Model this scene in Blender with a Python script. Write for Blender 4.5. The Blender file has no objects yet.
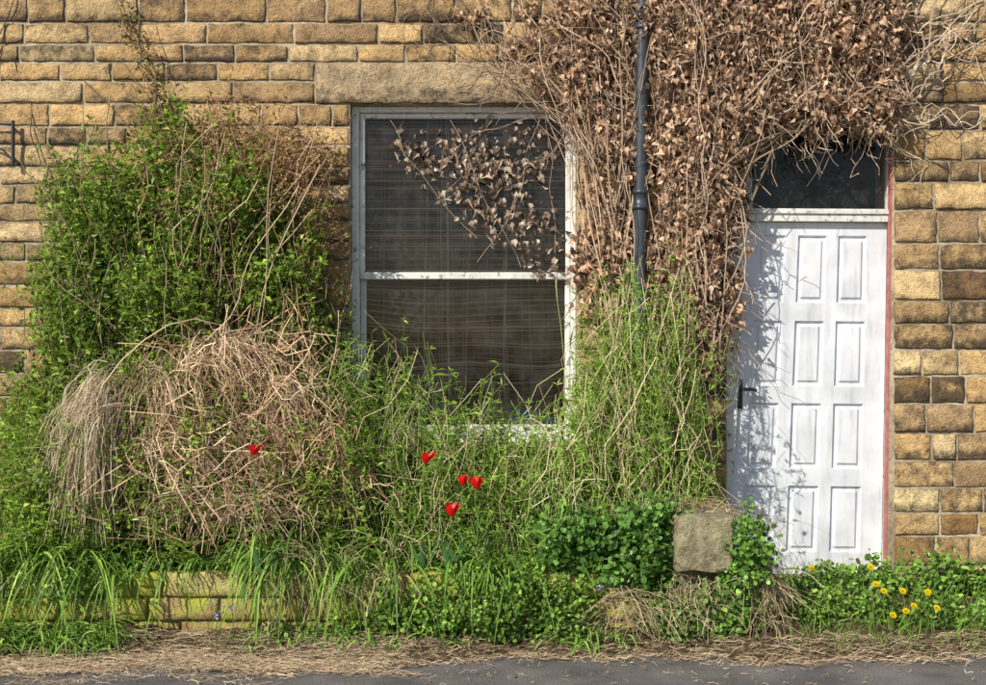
import bpy, math, numpy as np
from mathutils import Vector
rng=np.random.default_rng(7)
F=1225.0; D=7.0; H=1.55
def W(u,v,y=0.0):
    s=F/(D+y); return np.array([(u-493)/s, y, H-(v-342.5)/s])
def WX(u,y=0.0): return (u-493)*(D+y)/F
def WZ(v,y=0.0): return H-(v-342.5)*(D+y)/F
sc=bpy.context.scene
# ---------------------------------------------------------------- mesh utils
class M:
    def __init__(s): s.v=[];s.f=[];s.c=[];s.m=[];s.n=0
    def add(s,v,f,c,mi=0):
        v=np.asarray(v,float).reshape(-1,3); f=np.asarray(f,int)
        c=np.asarray(c,float)
        if c.ndim==1: c=np.tile(c,(len(v),1))
        if c.shape[1]==3: c=np.hstack([c,np.ones((len(c),1))])
        s.v.append(v); s.f.append(f+s.n); s.c.append(c); s.m.append(np.full(len(f),mi)); s.n+=len(v)
    def build(s,name,mats,smooth=False,parent=None):
        me=bpy.data.meshes.new(name)
        v=np.vstack(s.v); c=np.vstack(s.c)
        lt=np.concatenate([np.full(len(f),f.shape[1]) for f in s.f])
        li=np.concatenate([f.ravel() for f in s.f]); mi=np.concatenate(s.m)
        me.vertices.add(len(v)); me.vertices.foreach_set('co',v.ravel().astype(np.float32))
        me.loops.add(len(li)); me.loops.foreach_set('vertex_index',li.astype(np.int32))
        ls=np.concatenate([[0],np.cumsum(lt)[:-1]])
        me.polygons.add(len(lt)); me.polygons.foreach_set('loop_start',ls.astype(np.int32))
        me.polygons.foreach_set('loop_total',lt.astype(np.int32))
        me.polygons.foreach_set('material_index',mi.astype(np.int32))
        me.polygons.foreach_set('use_smooth',np.full(len(lt),smooth))
        a=me.color_attributes.new('Col','FLOAT_COLOR','POINT'); a.data.foreach_set('color',c.ravel().astype(np.float32))
        me.update(calc_edges=True); me.validate()
        ob=bpy.data.objects.new(name,me); sc.collection.objects.link(ob)
        for m in mats: me.materials.append(m)
        if parent: ob.parent=parent
        return ob
def nrm(a): return a/np.maximum(np.linalg.norm(a,axis=-1,keepdims=True),1e-9)
BOXF=np.array([[0,1,2,3],[7,6,5,4],[0,4,5,1],[1,5,6,2],[2,6,7,3],[3,7,4,0]])
def box(m,x0,x1,y0,y1,z0,z1,c,mi=0):
    v=[(x0,y0,z0),(x1,y0,z0),(x1,y0,z1),(x0,y0,z1),(x0,y1,z0),(x1,y1,z0),(x1,y1,z1),(x0,y1,z1)]
    m.add(v,BOXF,c,mi)
def bbox_(m,x0,x1,y0,y1,z0,z1,c,b=.004,mi=0):
    v=[(x0,y0+b,z0),(x1,y0+b,z0),(x1,y0+b,z1),(x0,y0+b,z1),(x0,y1,z0),(x1,y1,z0),(x1,y1,z1),(x0,y1,z1),
       (x0+b,y0,z0+b),(x1-b,y0,z0+b),(x1-b,y0,z1-b),(x0+b,y0,z1-b)]
    f=[[8,9,10,11],[0,1,9,8],[1,2,10,9],[2,3,11,10],[3,0,8,11],[7,6,5,4],[0,4,5,1],[1,5,6,2],[2,6,7,3],[3,7,4,0]]
    m.add(v,f,c,mi)
def tubes(m,P,R,C,K=4,mi=0):
    P=np.asarray(P,float); Mn,N,_=P.shape
    R=np.broadcast_to(R,(Mn,N)); T=nrm(np.gradient(P,axis=1))
    ref=np.tile(np.array([.31,.9,.3]),(Mn,N,1)); A=nrm(np.cross(T,ref)); B=np.cross(T,A)
    an=np.arange(K)*2*math.pi/K
    V=P[:,:,None,:]+R[:,:,None,None]*(np.cos(an)[None,None,:,None]*A[:,:,None,:]+np.sin(an)[None,None,:,None]*B[:,:,None,:])
    base=(np.arange(Mn)*N*K)[:,None,None]+(np.arange(N-1)*K)[None,:,None]
    k=np.arange(K)[None,None,:]; k2=(k+1)%K
    f=np.stack([base+k,base+k2,base+K+k2,base+K+k],-1).reshape(-1,4)
    C=np.asarray(C,float)
    if C.ndim==1: C=np.tile(C,(Mn,1))
    m.add(V.reshape(-1,3),f,np.repeat(C,N*K,axis=0),mi)
def strips(m,P,Wd,S,C,mi=0,fold=.25):
    P=np.asarray(P,float); Mn,N,_=P.shape
    Wd=np.broadcast_to(Wd,(Mn,N)); T=nrm(np.gradient(P,axis=1))
    Sd=nrm(S)[:,None,:]-T*np.sum(nrm(S)[:,None,:]*T,-1,keepdims=True); Sd=nrm(Sd)
    Nn=np.cross(Sd,T)
    V=np.stack([P-Sd*Wd[...,None]/2, P+Nn*(Wd*fold)[...,None], P+Sd*Wd[...,None]/2],2)
    base=(np.arange(Mn)*N*3)[:,None,None]+(np.arange(N-1)*3)[None,:,None]
    k=np.arange(2)[None,None,:]
    f=np.stack([base+k,base+k+1,base+3+k+1,base+3+k],-1).reshape(-1,4)
    C=np.asarray(C,float)
    if C.ndim==1: C=np.tile(C,(Mn,1))
    m.add(V.reshape(-1,3),f,np.repeat(C,N*3,axis=0),mi)
T_LANCE=(np.array([[0,0,0],[-.5,.45,.08],[0,.5,-.04],[.5,.45,.08],[0,1,-.1]]),np.array([[0,2,1],[0,3,2],[1,2,4],[2,3,4]]))
def fan(pts): 
    v=np.array([[0,.42,0]]+pts,float); n=len(pts)
    return v,np.array([[0,1+i,1+(i+1)%n] for i in range(n)])
T_IVY=fan([[0,0,0],[.38,.12,.2],[.5,.58,.3],[.2,.74,.03],[0,1,-.3],[-.22,.72,.03],[-.5,.55,.25],[-.36,.1,.22]])
T_ROUND=fan([[0,.0,0],[.42,.15,.1],[.55,.5,.12],[.35,.85,.05],[.0,.86,-.03],[-.35,.85,.05],[-.55,.5,.12],[-.42,.15,.1]])
def leaves(m,pos,axis,norm,L,Wd,C,T,mi=0,curl=None):
    pos=np.asarray(pos); n=len(pos)
    a=nrm(axis); s=nrm(np.cross(a,norm)); nn=np.cross(s,a)
    L=np.broadcast_to(L,(n,)); Wd=np.broadcast_to(Wd,(n,))
    tv,tf=T; cz=np.ones(n) if curl is None else curl
    V=pos[:,None,:]+s[:,None,:]*(tv[None,:,0]*Wd[:,None])[...,None]+a[:,None,:]*(tv[None,:,1]*L[:,None])[...,None]+nn[:,None,:]*(tv[None,:,2]*L[:,None]*cz[:,None])[...,None]
    f=(tf[None]+(np.arange(n)*len(tv))[:,None,None]).reshape(-1,3)
    C=np.asarray(C,float)
    if C.ndim==1: C=np.tile(C,(n,1))
    m.add(V.reshape(-1,3),f,np.repeat(C,len(tv),axis=0),mi)
def rcol(n,a,b,vs=.25):
    t=rng.random((n,1)); c=np.array(a)*(1-t)+np.array(b)*t
    return np.clip(c*(1+vs*rng.normal(size=(n,1))),.004,.85)
def U(a,b,n=None): return rng.uniform(a,b,n)
def G(n,s=1.0): return rng.normal(size=(n,3))*s
def wander(p0,p1,N=14,amp=.03,seed=None):
    p0=np.atleast_2d(p0);p1=np.atleast_2d(p1);Mn=len(p0)
    t=np.linspace(0,1,N)[None,:,None]
    P=p0[:,None,:]*(1-t)+p1[:,None,:]*t
    for k in (1,2,3,5):
        ph=U(0,6.28,(Mn,1,3)); P=P+amp/k*rng.normal(size=(Mn,1,3))*np.sin(t*math.pi*k*1.3+ph)*np.minimum(1,t*4)
    return P
# ---------------------------------------------------------------- materials
def newmat(name):
    m=bpy.data.materials.new(name); m.use_nodes=True; nt=m.node_tree; nt.nodes.clear()
    o=nt.nodes.new('ShaderNodeOutputMaterial'); return m,nt,o
def noise(nt,scale,detail=4,rough=.6,vec=None):
    n=nt.nodes.new('ShaderNodeTexNoise'); n.inputs['Scale'].default_value=scale; n.inputs['Detail'].default_value=detail; n.inputs['Roughness'].default_value=rough
    if vec is None:
        tc=nt.nodes.new('ShaderNodeTexCoord'); vec=tc.outputs['Object']
    nt.links.new(vec,n.inputs['Vector']); return n
def ramp(nt,src,stops):
    r=nt.nodes.new('ShaderNodeValToRGB'); e=r.color_ramp.elements
    while len(e)<len(stops): e.new(.5)
    for el,(p,c) in zip(e,stops): el.position=p; el.color=(*c,1) if len(c)==3 else c
    nt.links.new(src,r.inputs['Fac']); return r
def mix(nt,a,b,fac,mode='MIX'):
    x=nt.nodes.new('ShaderNodeMix'); x.data_type='RGBA'; x.blend_type=mode
    for sock,val in ((x.inputs[6],a),(x.inputs[7],b),(x.inputs[0],fac)):
        if isinstance(val,(int,float)): sock.default_value=val
        elif isinstance(val,tuple): sock.default_value=(*val,1)
        else: nt.links.new(val,sock)
    return x.outputs[2]
def math_(nt,op,a,b):
    x=nt.nodes.new('ShaderNodeMath'); x.operation=op
    for s,v in ((x.inputs[0],a),(x.inputs[1],b)):
        if isinstance(v,(int,float)): s.default_value=v
        else: nt.links.new(v,s)
    return x.outputs[0]
def stretched(nt,s):
    tc=nt.nodes.new('ShaderNodeTexCoord'); mp=nt.nodes.new('ShaderNodeMapping'); mp.inputs['Scale'].default_value=s
    nt.links.new(tc.outputs['Object'],mp.inputs['Vector']); return mp.outputs[0]
def bump(nt,h,st=.5,d=.01):
    b=nt.nodes.new('ShaderNodeBump'); b.inputs['Strength'].default_value=st; b.inputs['Distance'].default_value=d
    nt.links.new(h,b.inputs['Height']); return b.outputs[0]
def finish(nt,o,col,rough=.9,nb=None,spec=.3,metal=0):
    p=nt.nodes.new('ShaderNodeBsdfPrincipled')
    if isinstance(col,tuple): p.inputs['Base Color'].default_value=(*col,1)
    else: nt.links.new(col,p.inputs['Base Color'])
    if isinstance(rough,(int,float)): p.inputs['Roughness'].default_value=rough
    else: nt.links.new(rough,p.inputs['Roughness'])
    p.inputs['Specular IOR Level'].default_value=spec; p.inputs['Metallic'].default_value=metal
    if nb is not None: nt.links.new(nb,p.inputs['Normal'])
    nt.links.new(p.outputs[0],o.inputs[0]); return p
def attr(nt):
    a=nt.nodes.new('ShaderNodeAttribute'); a.attribute_name='Col'; return a
def mat_leaf(name,trans=.3,rough=.5,spec=.35):
    m,nt,o=newmat(name); a=attr(nt); c=a.outputs['Color']
    p=finish(nt,o,c,rough,None,spec)
    t=nt.nodes.new('ShaderNodeBsdfTranslucent'); nt.links.new(c,t.inputs[0])
    ms=nt.nodes.new('ShaderNodeMixShader'); ms.inputs[0].default_value=trans
    nt.links.new(p.outputs[0],ms.inputs[1]); nt.links.new(t.outputs[0],ms.inputs[2]); nt.links.new(ms.outputs[0],o.inputs[0]); return m
def mat_stone(name,moss=0.0,mc=(.36,.40,.05)):
    m,nt,o=newmat(name); a=attr(nt)
    n1=noise(nt,6,5,.65); n2=noise(nt,75,3,.75); n4=noise(nt,15,4,.75)
    r1=ramp(nt,n1.outputs[0],[(.3,(.6,.55,.5)),(.5,(1,1,1)),(.72,(1.28,1.22,1.08))])
    c=mix(nt,a.outputs['Color'],r1.outputs[0],1.0,'MULTIPLY')
    r2=ramp(nt,n2.outputs[0],[(.32,(.5,.48,.46)),(.5,(.98,.98,.98)),(.7,(1.2,1.2,1.2))])
    c=mix(nt,c,r2.outputs[0],.85,'MULTIPLY')
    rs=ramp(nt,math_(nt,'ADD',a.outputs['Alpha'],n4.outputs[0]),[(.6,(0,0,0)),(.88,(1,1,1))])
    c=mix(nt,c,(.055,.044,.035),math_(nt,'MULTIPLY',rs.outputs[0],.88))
    if moss>0:
        rm=ramp(nt,n1.outputs[0],[(.35,(0,0,0)),(.55,(moss,moss,moss))]); c=mix(nt,c,mc,rm.outputs[0])
    h=math_(nt,'ADD',math_(nt,'MULTIPLY',n4.outputs[0],1.2),n2.outputs[0])
    finish(nt,o,c,.92,bump(nt,h,.85,.012),.2); return m
def mat_mortar():
    m,nt,o=newmat('mortar'); n=noise(nt,30,5,.75); n2=noise(nt,2.5,4)
    r=ramp(nt,n.outputs[0],[(.3,(.22,.175,.12)),(.5,(.50,.42,.30)),(.8,(.64,.55,.42))])
    r2=ramp(nt,n2.outputs[0],[(.35,(.5,.47,.43)),(.6,(1.1,1.1,1.08))])
    finish(nt,o,mix(nt,r.outputs[0],r2.outputs[0],1.0,'MULTIPLY'),.95,bump(nt,n.outputs[0],.8,.01),.1); return m
def mat_paint(name,base,dirt,rough=.45,peel=.0):
    m,nt,o=newmat(name)
    v=stretched(nt,(14,14,1.6)); n=noise(nt,1.5,6,.65,v); n2=noise(nt,5,5,.6)
    r=ramp(nt,n.outputs[0],[(.28,dirt),(.5,base)]); r2=ramp(nt,n2.outputs[0],[(.3,(.8,.81,.82)),(.6,(1,1,1))])
    c=mix(nt,r.outputs[0],r2.outputs[0],1.0,'MULTIPLY')
    if peel>0:
        n3=noise(nt,22,6,.75); rp=ramp(nt,n3.outputs[0],[(.6-peel*.2,(0,0,0)),(.63-peel*.2,(1,1,1))]); c=mix(nt,c,(.28,.25,.2),rp.outputs[0])
        nb=bump(nt,n3.outputs[0],.3,.004)
    else:
        tc=nt.nodes.new('ShaderNodeTexCoord'); sx=nt.nodes.new('ShaderNodeSeparateXYZ'); nt.links.new(tc.outputs['Object'],sx.inputs[0])
        n3=noise(nt,9,5,.7); g=math_(nt,'ADD',math_(nt,'MULTIPLY',sx.outputs[2],-1.6),n3.outputs[0]); rg=ramp(nt,g,[(.0,(0,0,0)),(.35,(.7,.7,.7))])
        c=mix(nt,c,(.36,.33,.27),rg.outputs[0]); nb=bump(nt,n.outputs[0],.15,.003)
    finish(nt,o,c,rough,nb,.4); return m
LEAF=mat_leaf('green_leaf',.35,.42); DRY=mat_leaf('dry_leaf',.2,.75,.2); PETAL=mat_leaf('petal',.3,.4)
def mat_bark():
    m,nt,o=newmat('stem_bark'); a=attr(nt); finish(nt,o,a.outputs['Color'],.9,None,.15); return m
BARK=mat_bark(); STONE=mat_stone('wall_stone'); MSTONE=mat_stone('mossy_stone',.85); LSTONE=mat_stone('lichen_stone',.35,(.2,.23,.08)); MORT=mat_mortar()
WHITE=mat_paint('white_door_paint',(.80,.82,.87),(.57,.59,.63),.4)
FRAMEP=mat_paint('flaking_frame_paint',(.80,.79,.75),(.58,.56,.52),.55,.12)
def mat_simple(name,col,rough=.5,spec=.4,bs=0,metal=0):
    m,nt,o=newmat(name); n=noise(nt,20,5,.65); r=ramp(nt,n.outputs[0],[(.3,tuple(x*.65 for x in col)),(.65,tuple(x*1.15 for x in col))])
    finish(nt,o,r.outputs[0],rough,bump(nt,n.outputs[0],.25,.004),spec,metal); return m
IRON=mat_simple('black_iron',(.03,.033,.038),.4,.5); PIPE=mat_simple('pipe_paint',(.05,.06,.075),.38,.5)
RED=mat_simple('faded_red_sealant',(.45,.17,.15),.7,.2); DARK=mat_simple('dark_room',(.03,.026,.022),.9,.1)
def mat_soil():
    m,nt,o=newmat('soil'); n=noise(nt,30,6,.7)
    r=ramp(nt,n.outputs[0],[(.3,(.045,.032,.02)),(.55,(.12,.085,.05)),(.75,(.25,.19,.12))])
    finish(nt,o,r.outputs[0],.95,bump(nt,n.outputs[0],1,.03),.1); return m
SOIL=mat_soil()
def mat_asph():
    m,nt,o=newmat('asphalt'); n=noise(nt,180,4,.8); n2=noise(nt,3,5,.6); vo=nt.nodes.new('ShaderNodeTexVoronoi'); vo.inputs['Scale'].default_value=120
    tc=nt.nodes.new('ShaderNodeTexCoord'); nt.links.new(tc.outputs['Object'],vo.inputs['Vector'])
    r=ramp(nt,n.outputs[0],[(.3,(.06,.058,.06)),(.6,(.18,.17,.17)),(.8,(.34,.32,.3))])
    r2=ramp(nt,n2.outputs[0],[(.35,(.7,.7,.7)),(.65,(1.35,1.3,1.25))])
    finish(nt,o,mix(nt,r.outputs[0],r2.outputs[0],1.,'MULTIPLY'),.85,bump(nt,vo.outputs['Distance'],.6,.006),.3); return m
ASPH=mat_asph()
def mat_glass():
    m,nt,o=newmat('window_glass'); g=nt.nodes.new('ShaderNodeBsdfGlossy'); g.inputs['Roughness'].default_value=.02
    t=nt.nodes.new('ShaderNodeBsdfTransparent'); t.inputs[0].default_value=(.96,.95,.93,1)
    d=nt.nodes.new('ShaderNodeBsdfDiffuse'); d.inputs[0].default_value=(.36,.35,.32,1)
    fr=nt.nodes.new('ShaderNodeFresnel'); fr.inputs[0].default_value=1.45
    m1=nt.nodes.new('ShaderNodeMixShader'); n5=noise(nt,5,6,.75)
    rd=ramp(nt,n5.outputs[0],[(.4,(.01,.01,.01)),(.75,(.13,.13,.13))]); nt.links.new(rd.outputs[0],m1.inputs[0])
    nt.links.new(t.outputs[0],m1.inputs[1]); nt.links.new(d.outputs[0],m1.inputs[2])
    m2=nt.nodes.new('ShaderNodeMixShader'); nt.links.new(fr.outputs[0],m2.inputs[0]); nt.links.new(m1.outputs[0],m2.inputs[1]); nt.links.new(g.outputs[0],m2.inputs[2])
    nt.links.new(m2.outputs[0],o.inputs[0]); return m
GLASS=mat_glass()
def mat_reflection():
    m,nt,o=newmat('painted_reflection'); n=noise(nt,1.3,6,.7,stretched(nt,(9,9,1.0))); n2=noise(nt,4,4)
    r=ramp(nt,n.outputs[0],[(.35,(.04,.03,.022)),(.5,(.15,.125,.085)),(.7,(.5,.45,.34))]); r2=ramp(nt,n2.outputs[0],[(.35,(.3,.28,.25)),(.65,(1.25,1.2,1.15))])  # pale vertical blotches painted in as reflections on the window
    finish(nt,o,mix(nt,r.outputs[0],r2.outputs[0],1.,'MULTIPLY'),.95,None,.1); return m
REFL=mat_reflection()
# ---------------------------------------------------------------- house
house=bpy.data.objects.new('stone_house',None); sc.collection.objects.link(house)
wx0,wx1,wz0,wz1=WX(350),WX(577),WZ(444),WZ(104)
dx0,dx1,dz0,dz1=WX(727),WX(893),WZ(577),WZ(105)
lt_z0,lt_z1=WZ(104),WZ(63)
XL,XR,ZT=-7.0,7.0,4.7
def smoothn(x,z,s):
    return (np.sin(x*37.1*s+z*21.7*s)+np.sin(x*-19.3*s+z*43.9*s+1.7)+np.sin(x*71*s+2.1)*np.sin(z*63*s+.5))/3
def stone_block(m,x0,x1,z0,z1,y=0.0,proud=.014,col=None,soot=.0,rough=.005,axis='y',round_=.008):
    w=x1-x0;h=z1-z0
    nx=max(3,int(w/.035)); nz=max(3,int(h/.03))
    r=min(round_,h*.2,w*.2)
    xs=np.concatenate([[0,r*.3,r],np.linspace(r,w-r,nx+1)[1:-1],[w-r,w-r*.3,w]])+x0
    zs=np.concatenate([[0,r*.3,r],np.linspace(r,h-r,nz+1)[1:-1],[h-r,h-r*.3,h]])+z0
    X,Z=np.meshgrid(xs,zs); ix=np.minimum(np.arange(len(xs)),len(xs)-1-np.arange(len(xs))); iz=np.minimum(np.arange(len(zs)),len(zs)-1-np.arange(len(zs)))
    ed=np.minimum(ix[None,:],iz[:,None]); sd=rng.random()*50
    pr=max(proud*(1+.4*rng.normal()),.006)
    tilt=rng.normal()*.02; tz=rng.normal()*.03
    Y=-pr*np.ones_like(X)-rough*smoothn(X+sd,Z,1.0)-rough*.6*smoothn(X+sd*2,Z,2.3)-rough*.35*rng.normal(size=X.shape)+(X-x0-w/2)*tilt*.3+(Z-z0-h/2)*tz
    Y=np.minimum(Y,-.004)
    Y=np.where(ed==0,.010,Y); Y=np.where(ed==1,Y*.6,Y)
    j=(ed<2)*.005; X=X+j*smoothn(Z*1.3+sd,X*.7,1.5)*1.3; Z=Z+j*smoothn(X+sd,Z,1.0)*1.6
    V=np.stack([X,y+Y,Z],-1).reshape(-1,3)
    a,b=X.shape; i=np.arange(a-1)[:,None]*b+np.arange(b-1)[None,:]
    f=np.stack([i,i+1,i+b+1,i+b],-1).reshape(-1,4)
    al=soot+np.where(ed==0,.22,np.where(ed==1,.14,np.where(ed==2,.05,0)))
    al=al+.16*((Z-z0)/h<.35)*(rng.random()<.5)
    c=np.concatenate([np.tile(col,(a*b,1)),al.reshape(-1,1)],1)
    m.add(V,f,c)
def stone_colour(right=False):
    base=np.array([.60,.40,.185]); alt=np.array([.43,.295,.165]); alt2=np.array([.66,.50,.28]); 
    t=rng.random(); c=base*(1-t)+(alt if rng.random()<.55 else alt2)*t
    c=c*(1+.14*rng.normal())
    s=.03+.10*rng.random()
    q=rng.random()
    if q<.06: s=.33
    elif q<.30: s=.20
    if right and rng.random()<.22: c=c*np.array([.6,.54,.48])
    return np.clip(c,.08,.78),s
def course(m,z0,z1,xa,xb,lo,hi,y=0,jt=.012,proud=.009):
    x=xa
    while x<xb-.03:
        w=U(lo,hi); 
        if xb-(x+w)<lo*.5: w=xb-x
        c,s=stone_colour(xa>1.5); 
        if xa<-3: c=c*np.array([.97,.96,.95]); s+=.03
        stone_block(m,x+jt/2,x+w-jt/2,z0+jt/2,z1-jt/2,y,proud,c,s); x+=w
ms=M()
def rows(xa,xb,za,zb,h,holes,lo,hi):
    n=max(1,round((zb-za)/h)); zs=za+(zb-za)*np.concatenate([[0],np.cumsum(1+.11*rng.normal(size=n))]);
    zs=za+(zs-za)*(zb-za)/(zs[-1]-za)
    for i in range(n):
        course(ms,zs[i],zs[i+1],xa,xb,lo,hi)
rows(XL,wx0,0,lt_z0,.119,None,.17,.5)
rows(wx1,dx0,0,lt_z0,.14,None,.18,.42)
rows(wx0,wx1,0,wz0-.06,.119,None,.22,.5)
rows(dx1,XR,0,lt_z0,.151,None,.14,.36)
LX0,LX1,MX0,MX1=WX(315),WX(600),WX(716),WX(942)
rows(XL,LX0,lt_z0,lt_z1,.119,None,.2,.5); rows(LX1,MX0,lt_z0,lt_z1,.119,None,.2,.4); rows(MX1,XR,lt_z0,lt_z1,.119,None,.2,.4)
rows(XL,XR,lt_z1,ZT,.119,None,.17,.52)
ms.build('wall_stones',[STONE],True,house)
ml=M()
for (a,b) in ((LX0,LX1),(MX0,MX1)):
    stone_block(ml,a+.004,b-.004,lt_z0+.001,lt_z1-.006,0,.016,np.array([.50,.38,.24]),.07,.001,round_=.006)
    box(ml,a+.01,b-.01,.008,.2,lt_z0+.003,lt_z1-.02,(.4,.31,.2,.1))
box(ml,wx0-.06,wx1+.06,-.05,.2,wz0-.062,wz0,(.5,.44,.34,.05))
ml.build('lintels_and_sill',[STONE],True,house)
mm=M(); cc=(.4,.36,.3)
for (a,b,c,d) in ((XL,wx0,0,lt_z0),(wx1,dx0,0,lt_z0),(dx1,XR,0,lt_z0),(wx0,wx1,0,wz0-.003),(XL,XR,lt_z0,ZT),(dx0,dx1,0,dz0)):
    box(mm,a,b,0,.32,c,d,cc)
mm.build('wall_core',[MORT],False,house)
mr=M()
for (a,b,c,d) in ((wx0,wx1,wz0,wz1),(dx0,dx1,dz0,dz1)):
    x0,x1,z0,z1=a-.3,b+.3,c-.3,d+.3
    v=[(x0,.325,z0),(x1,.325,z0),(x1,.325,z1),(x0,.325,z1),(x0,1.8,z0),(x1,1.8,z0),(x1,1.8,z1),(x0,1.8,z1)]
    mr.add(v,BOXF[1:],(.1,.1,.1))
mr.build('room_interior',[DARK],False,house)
# ---- window
win=M(); wc=(1,1,1)
fz0,fz1=wz0+.001,wz1-.002
def bars(m,x0,x1,z0,z1,l,r,b,t,ya,yb,ch=.005):
    bbox_(m,x0,x0+l,ya,yb,z0,z1,wc,ch); bbox_(m,x1-r,x1,ya,yb,z0,z1,wc,ch)
    bbox_(m,x0+l,x1-r,ya+.002,yb-.002,z0,z0+b,wc,ch); bbox_(m,x0+l,x1-r,ya+.002,yb-.002,z1-t,z1,wc,ch)
bars(win,wx0+.001,wx1-.001,fz0,fz1,.045,.03,.03,.035,.055,.2)
ix0,ix1=wx0+.047,wx1-.032; zm=WZ(275)
bars(win,ix0,ix1,zm-.022,fz1-.037,.03,.028,.042,.03,.078,.115)
bars(win,ix0,ix1,fz0+.032,zm+.012,.034,.03,.07,.03,.118,.158)
win.build('window_frame',[FRAMEP],False,house)
gl=M()
def pane(m,x0,x1,z0,z1,y): m.add([(x0,y,z0),(x1,y,z0),(x1,y,z1),(x0,y,z1)],[[0,1,2,3]],(1,1,1))
pane(gl,ix0+.02,ix1-.02,zm+.01,fz1-.06,.100); pane(gl,ix0+.02,ix1-.02,fz0+.09,zm-.01,.138)
pane(gl,dx0+.03,dx1-.03,WZ(214),dz1-.02,.11)
gl.build('glass_panes',[GLASS],False,house)
bl=M(); N=30; xs=np.linspace(ix0+.01,ix1-.01,N)
zt=fz1-.05; zb=fz0+.06; n=210
t=np.linspace(0,1,n); Z=zt-(zt-zb)*t
P=np.zeros((n,N,3)); P[:,:,0]=xs[None]; u=(xs-ix0)/(ix1-ix0)
low=np.clip((t-.5)/.5,0,1)[:,None]
P[:,:,2]=Z[:,None]-low*(.09*np.sin(u*math.pi)+.035*np.sin(u*8+t[:,None]*9)+.026*np.sin(u*5-t[:,None]*22))+.0015*rng.normal(size=(n,1))+.0006*rng.normal(size=(n,N))
P[:,:,1]=.185+.010*np.sin(t*40)[:,None]*low+.008*np.sin(u*7)[None]
C=rcol(n,(.20,.12,.075),(.58,.40,.26),.38); C[rng.random(n)<.1]=(.8,.66,.5)
keep=rng.random(n)>.16
strips(bl,P[keep],U(.0025,.008,(keep.sum(),1)),np.tile([0,-.35,1.],(keep.sum(),1)),C[keep],fold=0)
k=26; xk=np.sort(U(ix0+.03,ix1-.03,k)*.5+np.linspace(ix0+.03,ix1-.03,k)*.5)
P=wander(np.stack([xk,np.full(k,.172),np.full(k,zt)],1),np.stack([xk+.016*rng.normal(size=k),np.full(k,.170),np.full(k,zb)],1),20,.007)
tubes(bl,P,U(.0006,.0020,(k,1)),rcol(k,(.5,.42,.3),(.8,.74,.62),.1),3)
# blue magazine and a mug-coloured box left on the inside sill
box(bl,ix1-.36,ix1-.18,.162,.168,fz0+.06,fz0+.19,(.08,.26,.62)); box(bl,ix1-.175,ix1-.09,.163,.169,fz0+.06,fz0+.145,(.15,.42,.75))
box(bl,ix1-.34,ix1-.22,.160,.1615,fz0+.11,fz0+.135,(.75,.75,.7))
bl.build('bamboo_blind',[DRY],False,house)
rf_=M(); N=60; xs=np.linspace(ix0+.0,ix1-.0,N); yy=.235+.018*np.sin(xs*60)+.008*np.sin(xs*133+1)
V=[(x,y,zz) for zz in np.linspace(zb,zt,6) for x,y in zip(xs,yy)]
i=np.arange(5)[:,None]*N+np.arange(N-1)[None]; rf_.add(V,np.stack([i,i+1,i+N+1,i+N],-1).reshape(-1,4),(1,1,1)); rf_.build('reflection_sheet',[REFL],True,house)  # added sheet behind the blind, carries the painted pale reflections
# ---- door
q=dict(tl=(747,222),tr=(887,223),bl=(728,573),br=(881,575))
yd=.085
def dmap(s,t):
    a=np.array(q['tl'])*(1-s)+np.array(q['tr'])*s; b=np.array(q['bl'])*(1-s)+np.array(q['br'])*s; p=a*(1-t)+b*t
    return WX(p[0],yd),WZ(p[1],yd)
cols=[(.085,.285),(.37,.575),(.655,.86)]; rws=[(.037,.229),(.28,.466),(.514,.70),(.749,.937)]
Wm,Hm=.86,2.0; offs=[0,.006,.020,.034]
sl=[0,1]; tl=[0,1]
for a,b in cols: sl+=[a+o/Wm for o in offs]+[b-o/Wm for o in offs]
for a,b in rws: tl+=[a+o/Hm for o in offs]+[b-o/Hm for o in offs]
sl=np.array(sorted(sl)); tl=np.array(sorted(tl))
def dep(s,t):
    for a,b in cols:
        if a-1e-6<=s<=b+1e-6:
            for c,d in rws:
                if c-1e-6<=t<=d+1e-6:
                    e=min((s-a)*Wm,(b-s)*Wm,(t-c)*Hm,(d-t)*Hm)
                    return float(np.interp(e,offs,[0,.015,.016,.002]))
    return 0.
V=[]; 
for tt in tl:
    for ss in sl:
        x,z=dmap(ss,tt); V.append((x,yd+dep(ss,tt),z))
nb_=len(sl); i=np.arange(len(tl)-1)[:,None]*nb_+np.arange(nb_-1)[None]
f=np.stack([i,i+nb_,i+nb_+1,i+1],-1).reshape(-1,4)
dm=M(); dm.add(V,f,(1,1,1))
def quadbox(m,pts,ya,yb,mi=0,c=(1,1,1)):
    v=[(p[0],ya,p[1]) for p in pts]+[(p[0],yb,p[1]) for p in pts]; m.add(v,[[0,1,2,3],[0,4,5,1],[1,5,6,2],[2,6,7,3],[3,7,4,0]],c,mi)
XZ=lambda u,v:(WX(u,yd),WZ(v,yd))
dm.build('door_leaf',[WHITE],False,house)
df=M()
quadbox(df,[XZ(887.8,224),XZ(881.8,577),XZ(895,577),XZ(899,224)],.055,.2)
quadbox(df,[XZ(887.8,103),XZ(887.8,209),XZ(899,209),XZ(899,103)],.055,.2)
quadbox(df,[XZ(720,103),XZ(720,577),XZ(727.2,577),XZ(746.2,222)],.056,.2)
quadbox(df,[XZ(735,209),XZ(735,221.5),XZ(899,222.5),XZ(899,210)],.042,.2)
quadbox(df,[XZ(745,211.5),XZ(745,214),XZ(899,215),XZ(899,212)],.03,.05)
quadbox(df,[XZ(735,104),XZ(735,112),XZ(887,112),XZ(887,104)],.06,.2)
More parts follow.
